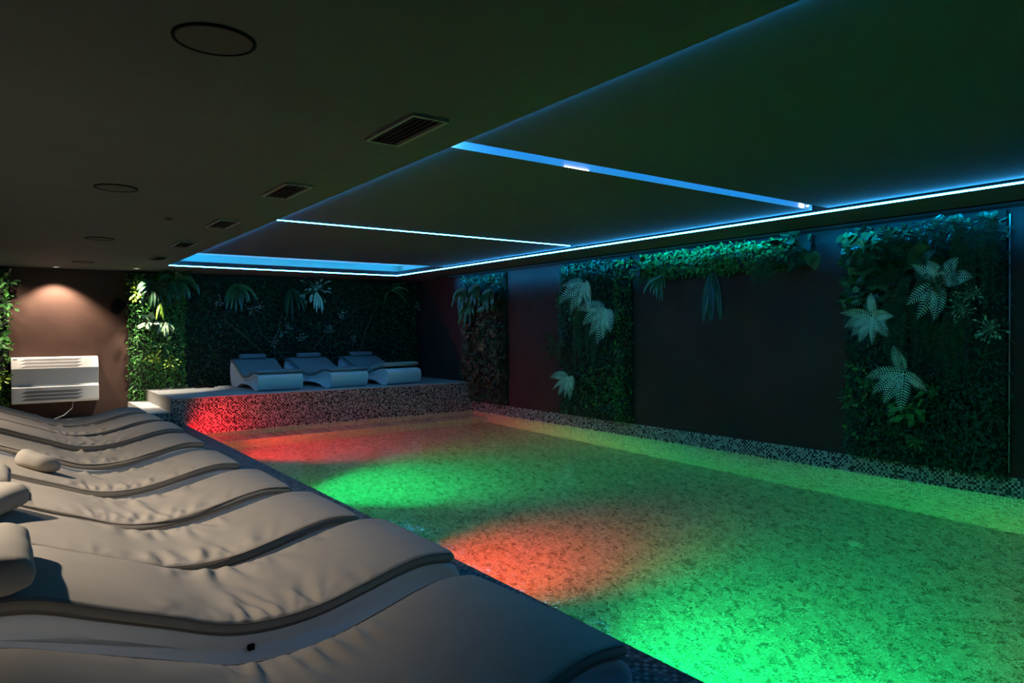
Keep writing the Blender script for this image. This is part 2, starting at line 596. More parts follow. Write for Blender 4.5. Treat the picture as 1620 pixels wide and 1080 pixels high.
# vertical joints in the rusty wall cladding and metal edge at the plant frame
for _i, (_y, _z0, _z1) in enumerate([(5.20, 0.18, 1.95), (4.27, 0.9, 2.2), (5.98, 1.5, 2.2), (9.0, 0.2, 2.4), (1.2, 0.2, 2.4)]):
    struct('trim_joint', MB().box(XR - 0.0015, XR + 0.001, _y - 0.0015, _y + 0.0015, _z0, _z1), 'rust_back' if _i == 0 else 'dark_wall')


# ------------------------------------------------------------------ pool fittings
def inlet(x, y, z, label):
    t = thing('pool_inlet', label, 'pool fitting', (x, y, z), 0, 'white round inlets in the pool floor')
    MB().lathe([(0.055, 0.0), (0.055, 0.006), (0.045, 0.010), (0.03, 0.010), (0.03, 0.004), (0.0005, 0.004)], 0, 0, 24).build('flange', 'white', t, smooth=True)
    MB().lathe([(0.016, 0.004), (0.016, 0.014), (0.0005, 0.016)], 0, 0, 16).build('nozzle', 'white', t, smooth=True)


inlet(5.72, 3.01, ZF, 'white round inlet in the pool floor nearest the camera, below the big plant frame')
inlet(5.73, 5.60, ZF, 'white round inlet in the middle of the pool floor, before the bare brown wall')
inlet(5.76, 8.41, ZF, 'white round inlet in the pool floor near the far corner of the right wall')
inlet(4.95, 9.32, ZF, 'white round inlet in the pool floor in front of the bench, beside the red light')


# ------------------------------------------------------------------ ceiling fittings
def vent(x, y, label):
    t = thing('ceiling_vent', label, 'vent', (x, y, ZS), 0, 'louvred vents in the low ceiling')
    a, b = 0.10, 0.27
    f = MB()
    f.box(-a, a, -b, -b + 0.018, -0.016, 0).box(-a, a, b - 0.018, b, -0.016, 0)
    f.box(-a, -a + 0.018, -b + 0.018, b - 0.018, -0.016, 0).box(a - 0.018, a, -b + 0.018, b - 0.018, -0.016, 0)
    f.build('frame', 'vent', t, bevel=0.002)
    MB().box(-a + 0.018, a - 0.018, -b + 0.018, b - 0.018, -0.002, 0).build('void_shade', 'vent_shade', t)  # dark sheet painted as the unlit void above the blades
    for k in range(5):
        xx = -0.064 + k * 0.032
        MB().add([(xx - 0.009, -b + 0.018, -0.0175), (xx + 0.007, -b + 0.018, -0.004), (xx + 0.007, b - 0.018, -0.004), (xx - 0.009, b - 0.018, -0.0175),
                  (xx - 0.009, -b + 0.018, -0.0155), (xx + 0.007, -b + 0.018, -0.002), (xx + 0.007, b - 0.018, -0.002), (xx - 0.009, b - 0.018, -0.0155)],
                 [(0, 3, 2, 1), (4, 5, 6, 7), (0, 1, 5, 4), (1, 2, 6, 5), (2, 3, 7, 6), (3, 0, 4, 7)]).build('louvre_blade', 'vent', t)


for _n, (_x, _y) in zip(['nearest and largest louvred ceiling vent, beside the wide blue slot', 'second louvred ceiling vent from the camera', 'third louvred ceiling vent from the camera, before the bright thin led line',
                         'fourth louvred ceiling vent from the camera', 'farthest small louvred ceiling vent, above the plant column'],
                        [(1.665, 3.20), (1.668, 5.05), (1.675, 6.90), (1.69, 8.72), (1.72, 10.5)]):
    vent(_x, _y, _n)


def disc(x, y, label, r=0.138):
    t = thing('ceiling_speaker', label, 'speaker', (x, y, ZS), 0, 'round speakers in the low ceiling')
    MB().lathe([(r, 0.0), (r, -0.006), (r - 0.010, -0.008), (r - 0.012, -0.004)], 0, 0, 40, cap=False).build('rim', 'black', t, smooth=True)
    MB().lathe([(0.0005, -0.004), (r - 0.012, -0.004), (r - 0.012, 0.0)], 0, 0, 40).build('grille', 'disc', t)


disc(0.612, 2.605, 'large round dark ceiling speaker nearest the camera')
disc(0.655, 5.63, 'second round dark ceiling speaker from the camera')
disc(0.85, 8.72, 'third round dark ceiling speaker from the camera')
disc(0.93, 11.70, 'farthest round dark ceiling speaker, near the lit brown wall')
t = MB().lathe([(0.0005, -0.02), (0.02, -0.02), (0.035, -0.006), (0.035, 0)], 0, 0, 20).build('smoke_detector', 'disc', smooth=True)
t.location = (1.207, 6.86, ZS)
tag(t, 'tiny round detector on the low ceiling left of the third vent', 'detector')


def downlight(x, y, label, power, color, target, angle):
    t = thing('recessed_downlight', label, 'light', (x, y, ZS), 0, 'small recessed downlights by the back wall')
    MB().lathe([(0.052, 0.0), (0.052, -0.005), (0.040, -0.007), (0.036, -0.001)], 0, 0, 28, cap=False).build('trim_ring', 'white', t, smooth=True)
    MB().lathe([(0.0005, -0.002), (0.036, -0.002), (0.036, 0)], 0, 0, 24).build('lens', 'spot_lens', t)
    l = lamp('downlight_lamp', 'SPOT', (x, y, ZS - 0.03), power, color, target, 0.025, angle, 0.5)


downlight(0.66, 12.72, 'small lit downlight in the ceiling above the white convector', P_WALLSPOT, (1.0, 0.80, 0.62), (0.66, 12.86, 0.9), 105)
downlight(1.71, 12.42, 'small lit downlight in the ceiling above the bright green plant column', P_PLANTSPOT, (1.0, 0.90, 0.70), (1.92, 12.66, 0.7), 64)
lamp('side_spot', 'SPOT', (-0.35, 12.42, 2.45), 55, (1.0, 0.9, 0.7), (0.15, 12.8, 0.9), 0.03, 110, 0.6)

# small fittings inside the wide blue slot
for _x, _l in ((2.085, 'tiny white spot in the left end of the wide blue slot'), (5.655, 'tiny white spot in the right end of the wide blue slot')):
    o = MB().lathe([(0.0005, -0.012), (0.010, -0.008), (0.013, 0.0)], 0, 0, 14).build('slot_spotlight', 'spot_lens', smooth=True)
    o.location = (_x, 3.40, ZP + 0.02)
    tag(o, _l, 'light', 'white spots inside the wide blue slot')
o = MB().box(2.93, 3.14, 3.438, 3.444, ZP + 0.001, ZP + 0.0035).build('slot_light_bar', 'spot_lens', origin=(3.03, 3.441, ZP + 0.004))
tag(o, 'short bright white bar in the middle of the wide blue slot', 'light')
o = MB().box(5.60, 5.66, 3.435, 3.444, ZP + 0.014, ZP + 0.034).build('slot_glow_bracket', 'spot_lens', origin=(5.64, 3.441, ZP + 0.026))  # bracket, no lamp: the light on it is put in as emission
tag(o, 'white bracket at the right end of the wide blue slot, its lit look made by glow', 'light')


# ------------------------------------------------------------------ loungers
def spline(pts, n=12):
    """Catmull-Rom through 2-D points"""
    P = [pts[0]] + list(pts) + [pts[-1]]
    out = []
    for i in range(1, len(P) - 2):
        p0, p1, p2, p3 = (np.array(P[j], float) for j in (i - 1, i, i + 1, i + 2))
        for k in range(n):
            t = k / n
            out.append(0.5 * ((2 * p1) + (-p0 + p2) * t + (2 * p0 - 5 * p1 + 4 * p2 - p3) * t * t + (-p0 + 3 * p1 - 3 * p2 + p3) * t ** 3))
    out.append(np.array(pts[-1], float))
    return out


# top line of the shell: (x towards the foot, height)
TOP = [(-0.86, 0.455), (-0.78, 0.458), (-0.66, 0.440), (-0.50, 0.378), (-0.30, 0.300), (-0.10, 0.222), (0.08, 0.198), (0.26, 0.210), (0.44, 0.250), (0.60, 0.290), (0.72, 0.308), (0.82, 0.300)]
FOOT = [(0.89, 0.265), (0.915, 0.19), (0.90, 0.10), (0.86, 0.03), (0.80, 0.0), (0.70, 0.0), (0.60, 0.025), (0.46, 0.065), (0.25, 0.085), (0.0, 0.09), (-0.22, 0.07), (-0.42, 0.015), (-0.50, 0.0), (-0.74, 0.0), (-0.84, 0.03), (-0.90, 0.12), (-0.925, 0.25), (-0.92, 0.38), (-0.90, 0.42)]
W = 0.69


def make_shell(parent, width=W):
    loop = spline(TOP + FOOT + [TOP[0]], 4)[:-1]
    bm = bmesh.new()
    vs = [bm.verts.new((p[0], -width / 2, p[1])) for p in loop]
    f = bm.faces.new(vs)
    r = bmesh.ops.extrude_face_region(bm, geom=[f])
    ve = [g for g in r['geom'] if isinstance(g, bmesh.types.BMVert)]
    bmesh.ops.translate(bm, verts=ve, vec=(0, width, 0))
    bmesh.ops.recalc_face_normals(bm, faces=bm.faces)
    caps = [q for q in bm.faces if len(q.verts) > 10]
    bmesh.ops.inset_region(bm, faces=caps, thickness=0.022, depth=0.0)
    bmesh.ops.inset_region(bm, faces=caps, thickness=0.022, depth=-0.020)
    bmesh.ops.inset_region(bm, faces=caps, thickness=0.02, depth=-0.012)
    bmesh.ops.triangulate(bm, faces=[q for q in bm.faces if len(q.verts) > 10])
    me = bpy.data.meshes.new('shell')
    bm.to_mesh(me)
    bm.free()
    me.materials.append(M['shell'])
    me.polygons.foreach_set('use_smooth', [True] * len(me.polygons))
    o = bpy.data.objects.new('shell', me)
    COL.objects.link(o)
    o.parent = parent
    b = o.modifiers.new('bevel', 'BEVEL')
    b.width = 0.012
    b.segments = 3
    b.limit_method = 'ANGLE'
    b.angle_limit = math.radians(50)
    return o


def curve_frame(pts):
    P = np.array(pts)
    T = np.gradient(P, axis=0)
    T /= np.linalg.norm(T, axis=1)[:, None]
    Nn = np.stack([-T[:, 1], T[:, 0]], 1)
    Nn *= np.sign(Nn[:, 1])[:, None]
    s = np.concatenate([[0], np.cumsum(np.linalg.norm(np.diff(P, axis=0), axis=1))])
    return P, Nn, s


def make_mattress(parent, seed, mat='fabric', width=W, x_from=-0.88, x_to=0.87, thick=0.050, folds=60, lift=0.0, name='mattress', over=0.012):
    rnd = random.Random(seed)
    path = [p for p in spline([(-0.90, 0.445)] + TOP[1:] + [(0.89, 0.285)], 16)]
    P = np.array(path)
    P = P[(P[:, 0] >= x_from) & (P[:, 0] <= x_to)]
    # resample
    s = np.concatenate([[0], np.cumsum(np.linalg.norm(np.diff(P, axis=0), axis=1))])
    n = max(20, int(s[-1] / 0.0105))
    ss = np.linspace(0, s[-1], n)
    P = np.stack([np.interp(ss, s, P[:, 0]), np.interp(ss, s, P[:, 1])], 1)
    P[:, 1] += lift
    P, Nn, s = curve_frame(P)
    hw = width / 2 + over
    rc = thick * 0.36
    # cross-section loop (y, height), top from -y to +y with rounded corners
    nt_ = 56
    ys = np.linspace(-1, 1, nt_)
    ys = np.sign(ys) * (1 - (1 - np.abs(ys)) ** 1.35)
    top = [(y * (hw - rc), thick) for y in ys]
    c_r = [(hw - rc + rc * math.sin(a), thick - rc + rc * math.cos(a)) for a in (0.5, 1.0, PI / 2)]
    c_rb = [(hw, thick * 0.5), (hw, rc * 0.8), (hw - rc * 0.6, 0.004)]
    c_lb = [(-a, b) for a, b in reversed(c_rb)]
    c_l = [(-a, b) for a, b in reversed(c_r)]
    loop = top + c_r + c_rb + c_lb + c_l
    m = len(loop)
    A = np.array(loop)
    Y = np.repeat(A[None, :, 0], n, 0)
    H = np.repeat(A[None, :, 1], n, 0)
    topmask = np.clip((H - thick * 0.55) / (thick * 0.4), 0, 1)
    U = s[:, None] / s[-1]
    # end rounding
    e = np.minimum(s, s[-1] - s)[:, None]
    endr = np.sqrt(np.clip(1 - np.clip(1 - e / (thick * 0.5), 0, 1) ** 2, 0.0, 1))
    H = thick * 0.5 + (H - thick * 0.5) * (0.55 + 0.45 * endr)
    Xs = P[:, 0][:, None]
    # puffy top: slightly crowned
    H = H + topmask * 0.006 * (1 - (Y / hw) ** 4)
    # gathered folds that start at the side seams, strongest in the seat dip
    for k in range(folds):
        side = rnd.choice((-1, 1))
        x0 = rnd.gauss(0.10, 0.30)
        if abs(x0) > 0.8:
            continue
        wdt = rnd.uniform(0.010, 0.024)
        ln = rnd.uniform(0.08, 0.46) * math.exp(-((x0 - 0.08) / 0.5) ** 2) + 0.04
        amp = rnd.uniform(0.004, 0.0125) * math.exp(-((x0 - 0.08) / 0.45) ** 2) + 0.001
        slope = rnd.uniform(-0.35, 0.35)
        d = hw - side * Y                      # distance from that seam
        cx = x0 + slope * d
        fall = np.clip(1 - d / ln, 0, 1) ** 0.8 * np.clip(0.05 + d / 0.07, 0, 1)
        ww = wdt * (1 + 1.8 * d / ln)
        g = np.exp(-((Xs - cx) / ww) ** 2) - 0.6 * np.exp(-((Xs - cx - 1.6 * ww) / ww) ** 2)
        H = H + topmask * amp * fall * g
    # broad soft waves
    for k in range(7):
        x0, y0 = rnd.uniform(-0.7, 0.7), rnd.uniform(-hw, hw)
        H = H + topmask * rnd.uniform(-0.003, 0.003) * np.exp(-((Xs - x0) / 0.12) ** 2 - ((Y - y0) / 0.16) ** 2)
    # fine puckers at the side seam
    pk = np.zeros_like(H)
    ph = rnd.uniform(0, 6)
    pk = 0.0013 * np.sin(s[:, None] * 260 + 3 * np.sin(s[:, None] * 23 + ph)) * np.clip((np.abs(Y) - hw + 0.03) / 0.03, 0, 1) * (0.3 + np.exp(-((Xs - 0.2) / 0.5) ** 2))
    H = H + topmask * pk
    Yw = Y * (1 + 0.0 * U)
    Yw = Yw + np.sign(Y) * (np.abs(Y) > hw - 0.01) * 0.004 * np.sin(s[:, None] * 9 + ph)
    X3 = P[:, 0][:, None] + Nn[:, 0][:, None] * H
    Z3 = P[:, 1][:, None] + Nn[:, 1][:, None] * H + 0.002
    V = np.stack([X3, Yw, Z3], -1).reshape(-1, 3)
    F = []
    for i in range(n - 1):
        b0, b1 = i * m, (i + 1) * m
        for k in range(m):
            k2 = (k + 1) % m
            F.append((b0 + k, b0 + k2, b1 + k2, b1 + k))
    F.append(tuple(range(m - 1, -1, -1)))
    F.append(tuple((n - 1) * m + k for k in range(m)))
    o = MB().add(V, F).build(name, mat, parent, smooth=True)
    # seam piping along both long edges, upper and lower
    pp = MB()
    for side in (-1, 1):
        for hh in (thick - 0.006, 0.006):
            pts = [(P[i, 0] + Nn[i, 0] * hh, side * (hw + 0.001), P[i, 1] + Nn[i, 1] * hh + 0.002) for i in range(2, n - 2, 2)]
            pp.tube(pts, 0.0032, 5)
    pp.build('piping', M['fabric_dark'] if mat == 'fabric' else mat, o, smooth=True)
    return o


def plug(parent, x=0.0, z=0.15):
    V = MB()
    y = -W / 2 + 0.012
    V.box(x - 0.012, x + 0.012, y - 0.004, y + 0.03, z - 0.012, z + 0.012)
    V.build('drain_plug', 'black', parent, bevel=0.003)


NAMES = ['nearest', 'second', 'third', 'fourth', 'fifth', 'sixth', 'seventh', 'eighth', 'farthest']
# foot corner on the camera side: (x, y)
TIPS = [(1.56, 1.56), (1.60, 2.66), (1.52, 3.50), (1.46, 4.41), (1.42, 5.45), (1.44, 6.68), (1.47, 7.76), (1.45, 8.72), (1.42, 9.66)]
LAB = ['nearest taupe padded lounger, its foot end at the bottom edge of the view',
       'second lounger from the camera, big square-ended pillow and wide shell side showing',
       'third lounger from the camera, long roll pillow casting a dark shadow',
       'fourth lounger from the camera, a bright strip of white shell below its padded edge',
       'fifth lounger from the camera, with the bean-shaped pillow lying on its pad',
       'sixth lounger from the camera, heavily wrinkled pad just behind the bean-shaped pillow',
       'seventh lounger from the camera in the poolside row, puckered side seam',
       'eighth lounger from the camera, smooth dark pad next to the farthest one',
       'farthest lounger of the poolside row, its pad below the white convector']
YAWS = [3.0, 0.5, 0.5, -0.5, 0.0, 0.8, -0.6, 0.5, 0.0]


def make_lounger(label, loc, rz, seed, group, pm='fabric', width=W, fold=False):
    t = thing('sun_lounger', label, 'lounger', loc, rz, group)
    make_shell(t, width)
    if fold:
        make_mattress(t, seed, pm, width, x_to=0.42, folds=8)
        make_mattress(t, seed + 1, 'pfabric_l', width, x_from=0.32, x_to=0.80, folds=6, lift=0.035, thick=0.075, name='folded_mattress_end')
    else:
        make_mattress(t, seed, pm, width, folds=62 if pm == 'fabric' else 8)
    plug(t)
    return t


G_DECK = 'padded wave loungers in a row along the pool'
deck = []
for i, ((tx, ty), lab) in enumerate(zip(TIPS, LAB)):
    wd = 0.79 if i == 0 else W
    a = math.radians(YAWS[i])
    cx = tx - (0.87 * math.cos(a) + wd / 2 * math.sin(a))
    cy = ty - (0.87 * math.sin(a) - wd / 2 * math.cos(a))
    if i == 0:
        deck.append(make_lounger(lab, (cx, cy, ZD), a, 14, G_DECK, width=wd))
    elif i < 6:
        deck.append(make_lounger(lab, (cx, cy, ZD), a, 20 + i * 7, G_DECK))
    else:
        deck.append(copy_thing(deck[i - 3], (cx, cy, ZD), a, lab))

ZPL = 0.524
G_PLAT = 'white wave loungers on the raised platform'
plat = [make_lounger('left lounger on the mosaic-fronted platform, its pale side showing', (3.57, 12.01, ZPL), math.radians(-90), 201, G_PLAT, 'pfabric', 0.71)]
plat.append(copy_thing(plat[0], (4.60, 11.96, ZPL), math.radians(-82), 'middle one of the three loungers on the platform, lit blue'))
plat.append(make_lounger('lounger on the platform nearest the right wall, lighter mattress end folded up', (5.63, 11.96, ZPL), math.radians(-82), 230, G_PLAT, 'pfabric', 0.71, True))
for p in plat:
    p.scale = (0.92, 1.0, 0.92)


def path_z(x):
    pts = np.array(spline([(-0.90, 0.445)] + TOP[1:], 16))
    return float(np.interp(x, pts[:, 0], pts[:, 1]))


def path_slope(x):
    return math.atan2(path_z(x + 0.03) - path_z(x - 0.03), 0.06)


def pillow(parent_l, x, y, length, rx, rz_, label, group, mat='pillow', yaw=0.0, kind='roll', scale=1.0):
    """soft roll lying across the lounger at local (x, y)"""
    n, m = 40, 36
    V, F = [], []
    rnd = random.Random(int(1000 * (x + 3) + 37 * length * 10))
    ph = rnd.uniform(0, 6)
    for i in range(n + 1):
        u = i / n * 2 - 1
        r = max(0.0, 1 - abs(u) ** 22) ** 0.5
        r = 0.18 + 0.82 * r if abs(u) < 0.9999 else 0.02
        if kind == 'bean':
            r = (max(0.0, 1 - abs(u) ** 2.4)) ** 0.5 * (1.0 - 0.10 * math.cos(u * 3.2)) + 0.01
        for k in range(m):
            a = 2 * PI * k / m
            ca, sa = math.cos(a), math.sin(a)
            px = math.copysign(abs(ca) ** 0.75, ca) * rx * r
            pz = math.copysign(abs(sa) ** 0.8, sa) * rz_ * r
            if pz < 0:
                pz *= 0.75
            g = 1 + 0.022 * math.sin(a * 9 + ph + u * 2) * (abs(u) ** 3) + 0.012 * math.sin(u * 7 + ph + a)
            py = u * length / 2
            px *= g
            pz *= g
            if kind == 'bean':
                px += 0.05 * (u * u) * 1.0 - 0.02
                pz *= 1 + 0.10 * u
            V.append((px, py, pz + rz_ * 0.72))
    for i in range(n):
        for k in range(m):
            F.append((i * m + k, i * m + (k + 1) % m, (i + 1) * m + (k + 1) % m, (i + 1) * m + k))
    F.append(tuple(range(m - 1, -1, -1)))
    F.append(tuple(n * m + k for k in range(m)))
    o = MB().add(V, F).build('bolster_pillow' if kind != 'bean' else 'bean_pillow', mat, smooth=True)
    sl = path_slope(x)
    sx = parent_l.scale[0]
    loc = Matrix.Rotation(parent_l.rotation_euler.z, 4, 'Z') @ Vector((x * sx, y, (path_z(x) + 0.055) * parent_l.scale[2] + 0.0))
    o.location = Vector(parent_l.location) + loc
    o.rotation_euler = (Matrix.Rotation(parent_l.rotation_euler.z, 3, 'Z') @ Matrix.Rotation(-sl, 3, 'Y') @ Matrix.Rotation(yaw, 3, 'Z')).to_euler()
    return tag(o, label, 'pillow', group)


GP = 'pillows on the poolside loungers'


def local_x(i, wx):
    return wx - deck[i].location.x


pillow(deck[1], local_x(1, -0.06), -0.10, 0.54, 0.13, 0.075, 'big taupe pillow with a dark square end on the second lounger from the camera', GP)
pillow(deck[2], local_x(2, -0.11), 0.0, 0.60, 0.10, 0.07, 'taupe roll pillow with a long dark shadow on the third lounger from the camera', GP, yaw=-0.42)
pillow(deck[3], local_x(3, -0.09), -0.12, 0.42, 0.10, 0.07, 'pillow end just inside the left edge of the photo on the fourth lounger', GP)
pillow(deck[4], local_x(4, 0.15), 0.0, 0.29, 0.085, 0.072, 'bean-shaped pale pillow resting on the fifth lounger from the camera', GP, kind='bean', yaw=1.05)
GQ = 'pillows on the platform loungers'
for p, l, yy in zip(plat, ('thin roll pillow on the left platform lounger', 'thin roll pillow on the middle platform lounger, its head end', 'thin roll pillow on the platform lounger nearest the right wall'), (-0.02, 0.04, 0.04)):
    pillow(p, -0.74, yy, 0.46, 0.075, 0.05, l, GQ, 'pfabric')
# ------------------------------------------------------------------ plants
RS = np.random.RandomState(7)
LEAF_V = np.array([(0, 0, 0), (0.30, 0.46, 0.05), (0.72, 0.34, 0.02), (1, 0, -0.08), (0.72, -0.34, 0.02), (0.30, -0.46, 0.05), (0.3, 0, -0.05), (0.72, 0, -0.06)])
LEAF_F = [(0, 6, 1), (6, 7, 2, 1), (7, 3, 2), (0, 5, 6), (6, 5, 4, 7), (7, 4, 3)]
HEART_V = np.array([(0, 0, 0), (-0.08, 0.30, 0.02), (0.18, 0.52, 0.0), (0.55, 0.44, -0.04), (0.85, 0.18, -0.10), (1, 0, -0.16),
                    (0.85, -0.18, -0.10), (0.55, -0.44, -0.04), (0.18, -0.52, 0.0), (-0.08, -0.30, 0.02), (0.3, 0, -0.08), (0.65, 0, -0.12)])
HEART_F = [(0, 10, 2, 1), (10, 3, 2), (10, 11, 4, 3), (11, 5, 4), (0, 9, 8, 10), (10, 8, 7), (10, 7, 6, 11), (11, 6, 5)]


def norm(a):
    return a / np.maximum(np.linalg.norm(a, axis=-1, keepdims=True), 1e-9)


def leaves(pos, d, nrm, ln, wd, tv=LEAF_V, tf=LEAF_F):
    """many leaves at once: base points, directions, rough normals, lengths, widths"""
    d = norm(d)
    s = norm(np.cross(nrm, d))
    u = np.cross(d, s)
    V = (pos[:, None, :] + tv[None, :, 0:1] * (d * ln[:, None])[:, None, :] + tv[None, :, 1:2] * (s * wd[:, None])[:, None, :]
         + tv[None, :, 2:3] * (u * ln[:, None])[:, None, :])
    k = len(tv)
    F = []
    for i in range(len(pos)):
        b = i * k
        for f in tf:
            F.append(tuple(b + j for j in f))
    return V.reshape(-1, 3), F


class Wall:
    """a frame on a wall: a runs along the wall, n points into the room"""
    def __init__(s, kind, base):
        if kind == 'right':
            s.a, s.n = np.array([0, 1.0, 0]), np.array([-1.0, 0, 0])
            s.o = np.array([base, 0, 0])
        else:
            s.a, s.n = np.array([1.0, 0, 0]), np.array([0, -1.0, 0])
            s.o = np.array([0, base, 0])
        s.z = np.array([0, 0, 1.0])

    def p(s, a, z, d):
        a, z, d = np.broadcast_arrays(np.asarray(a, float), np.asarray(z, float), np.asarray(d, float))
        return s.o + a[..., None] * s.a + z[..., None] * s.z + d[..., None] * s.n


def lump(a, z, seed, f=3.0):
    r = np.random.RandomState(seed)
    v = 0
    for k in range(5):
        fa, fz, p, q = r.uniform(0.6, 2.2) * f, r.uniform(0.6, 2.2) * f, r.uniform(0, 6), r.uniform(0, 6)
        v = v + np.sin(a * fa + p) * np.sin(z * fz + q)
    return v / 5


def foliage(wall, root, a0, a1, z0, z1, depth, density, ln, wd, mat, seed, name='foliage', droop=0.3, ragged=0.03, tv=LEAF_V, tf=LEAF_F, out=0.5, mask=None):
    r = np.random.RandomState(seed)
    n = int((a1 - a0) * (z1 - z0) * density)
    a = r.uniform(a0 - ragged, a1 + ragged, n)
    z = r.uniform(z0 - ragged, z1, n)
    if mask is not None:
        k = mask(a, z)
        a, z = a[k], z[k]
        n = len(a)
    dep = depth * (0.72 + 0.35 * lump(a, z, seed)) * r.uniform(0.72, 1.0, n)
    edge = np.minimum(np.minimum(a - a0, a1 - a), z - z0)
    dep = dep * np.clip(0.55 + edge / 0.10, 0.35, 1)
    P = wall.p(a, z, dep)
    th = r.uniform(0, 2 * PI, n)
    side = np.cos(th)
    up = np.sin(th) - droop
    D = side[:, None] * wall.a + up[:, None] * wall.z + (out * r.uniform(0.4, 1.4, n))[:, None] * wall.n
    Nn = wall.n + 0.8 * wall.z + r.normal(0, 0.45, (n, 3))
    L = ln * r.uniform(0.65, 1.35, n)
    P[:, 2] = np.minimum(P[:, 2], 2.455 - 0.3 * L)
    V, F = leaves(P, D, Nn, L, wd * L / ln * r.uniform(0.8, 1.2, n), tv, tf)
    V[:, 2] = np.minimum(V[:, 2], 2.474)
    rl = np.array(root.location)
    o = MB()
    o.v = [tuple(x) for x in (V - rl)]
    o.f = F
    o = o.build(name, mat, root)
    o['kind'] = 'stuff'
    return o


def frond_data(base, direction, length, pin_len, n_pin, droop=0.5, side=None, pin_w=0.28, serr=True, curl=0.0):
    """fern frond: rachis curve plus paired pinnae"""
    base = np.array(base, float)
    d = norm(np.array(direction, float))
    up = np.array([0, 0, 1.0])
    pts = [base.copy()]
    cur = d.copy()
    st = length / 14
    for i in range(14):
        cur = norm(cur + np.array([0, 0, -droop / 14 * (1 + i / 7)]))
        pts.append(pts[-1] + cur * st)
    pts = np.array(pts)
    sd = norm(np.cross(d, up)) if side is None else norm(np.array(side, float))
    t = np.linspace(0.08, 0.985, n_pin)
    idx = t * 14
    P = np.stack([np.interp(idx, range(15), pts[:, k]) for k in range(3)], 1)
    T = norm(np.gradient(P, axis=0))
    S = norm(sd[None] - (T @ sd)[:, None] * T)
    Nn = np.cross(S, T)
    Nn = Nn * np.sign(Nn[:, 2:3] + 1e-3 + 0)
    prof = np.sin(PI * np.clip(t, 0, 1) ** 0.62) ** 0.8 + 0.10
    L = pin_len * prof
    allV, allF, k = [], [], 0
    for sg in (-1, 1):
        D = T * 0.5 + sg * S * 1.0 - 0.15 * Nn
        if serr:
            V, F = leaves(P, D, Nn, L, L * pin_w, LEAF_V, LEAF_F)
        else:
            V, F = leaves(P, D, Nn, L, L * pin_w, LEAF_V, LEAF_F)
        allF += [tuple(i + k for i in f) for f in F]
        allV.append(V)
        k += len(V)
    return pts, np.concatenate(allV), allF


def fern(root, c, n_vec, rad, count, mat, name='fern', label=None, angles=None, droop=0.5, pin=0.22, npin=14, out=0.55, stem='stem', pin_w=0.19, fan=(0, 360), seed=1):
    """rosette of fronds around a point on the wall"""
    r = np.random.RandomState(seed)
    c = np.array(c, float)
    n_vec = np.array(n_vec, float)
    a_vec = np.cross(np.array([0, 0, 1.0]), n_vec)
    mb = MB()
    rl = np.array(root.location)
    st = MB()
    if angles is None:
        angles = [fan[0] + (fan[1] - fan[0]) * (i + 0.5) / count + r.uniform(-9, 9) for i in range(count)]
    for an in angles:
        th = math.radians(an)
        d = a_vec * math.cos(th) + np.array([0, 0, 1.0]) * math.sin(th) + n_vec * out * r.uniform(0.5, 1.2)
        L = rad * r.uniform(0.82, 1.1)
        sd = np.cross(n_vec, norm(d)) + 0.25 * r.normal(0, 1, 3)
        pts, V, F = frond_data(c, d, L, rad * pin, npin, droop, sd, pin_w)
        V[:, 2] = np.minimum(V[:, 2], 2.474)
        pts[:, 2] = np.minimum(pts[:, 2], 2.47)
        mb.add(V - rl, F)
        mb.tube([tuple(p - rl) for p in pts[::2]], [0.0035 * (1 - i / 9) + 0.001 for i in range(len(pts[::2]))], 5)
    o = mb.build(name, mat, root)
    if label:
        o['label'] = label
    return o


def straps(root, c, n_vec, rad, count, mat, name, label=None, fan=(0, 360), width=0.05, droop=0.9, out=0.7, seed=2):
    """rosette of long arching strap leaves"""
    r = np.random.RandomState(seed)
    c = np.array(c, float)
    n_vec = np.array(n_vec, float)
    a_vec = np.cross(np.array([0, 0, 1.0]), n_vec)
    rl = np.array(root.location)
    mb = MB()
    for i in range(count):
        th = math.radians(fan[0] + (fan[1] - fan[0]) * (i + 0.5) / count + r.uniform(-10, 10))
        d = norm(a_vec * math.cos(th) + np.array([0, 0, 1.0]) * math.sin(th) + n_vec * out * r.uniform(0.5, 1.3))
        L = rad * r.uniform(0.7, 1.15)
        m = 9
        pts = [c.copy()]
        cur = d.copy()
        for k in range(m):
            cur = norm(cur + np.array([0, 0, -droop / m * (1 + k / 4)]))
            pts.append(pts[-1] + cur * L / m)
        pts = np.array(pts)
        pts[:, 2] = np.minimum(pts[:, 2], 2.465)
        T = norm(np.gradient(pts, axis=0))
        S = norm(np.cross(T, n_vec + 0.3 * np.array([0, 0, 1.0])))
        Nn = np.cross(S, T)
        V, F = [], []
        for k in range(m + 1):
            u = k / m
            w = width * (math.sin(PI * min(1, 0.12 + 0.88 * u) ** 0.8) ** 0.7 if u < 1 else 0) * 0.5 + 0.001
            V += [pts[k] - S[k] * w + Nn[k] * w * 0.35, pts[k], pts[k] + S[k] * w + Nn[k] * w * 0.35]
        for k in range(m):
            F += [(3 * k, 3 * k + 1, 3 * k + 4, 3 * k + 3), (3 * k + 1, 3 * k + 2, 3 * k + 5, 3 * k + 4)]
        mb.add(np.array(V) - rl, F)
    o = mb.build(name, mat, root)
    if label:
        o['label'] = label
    return o


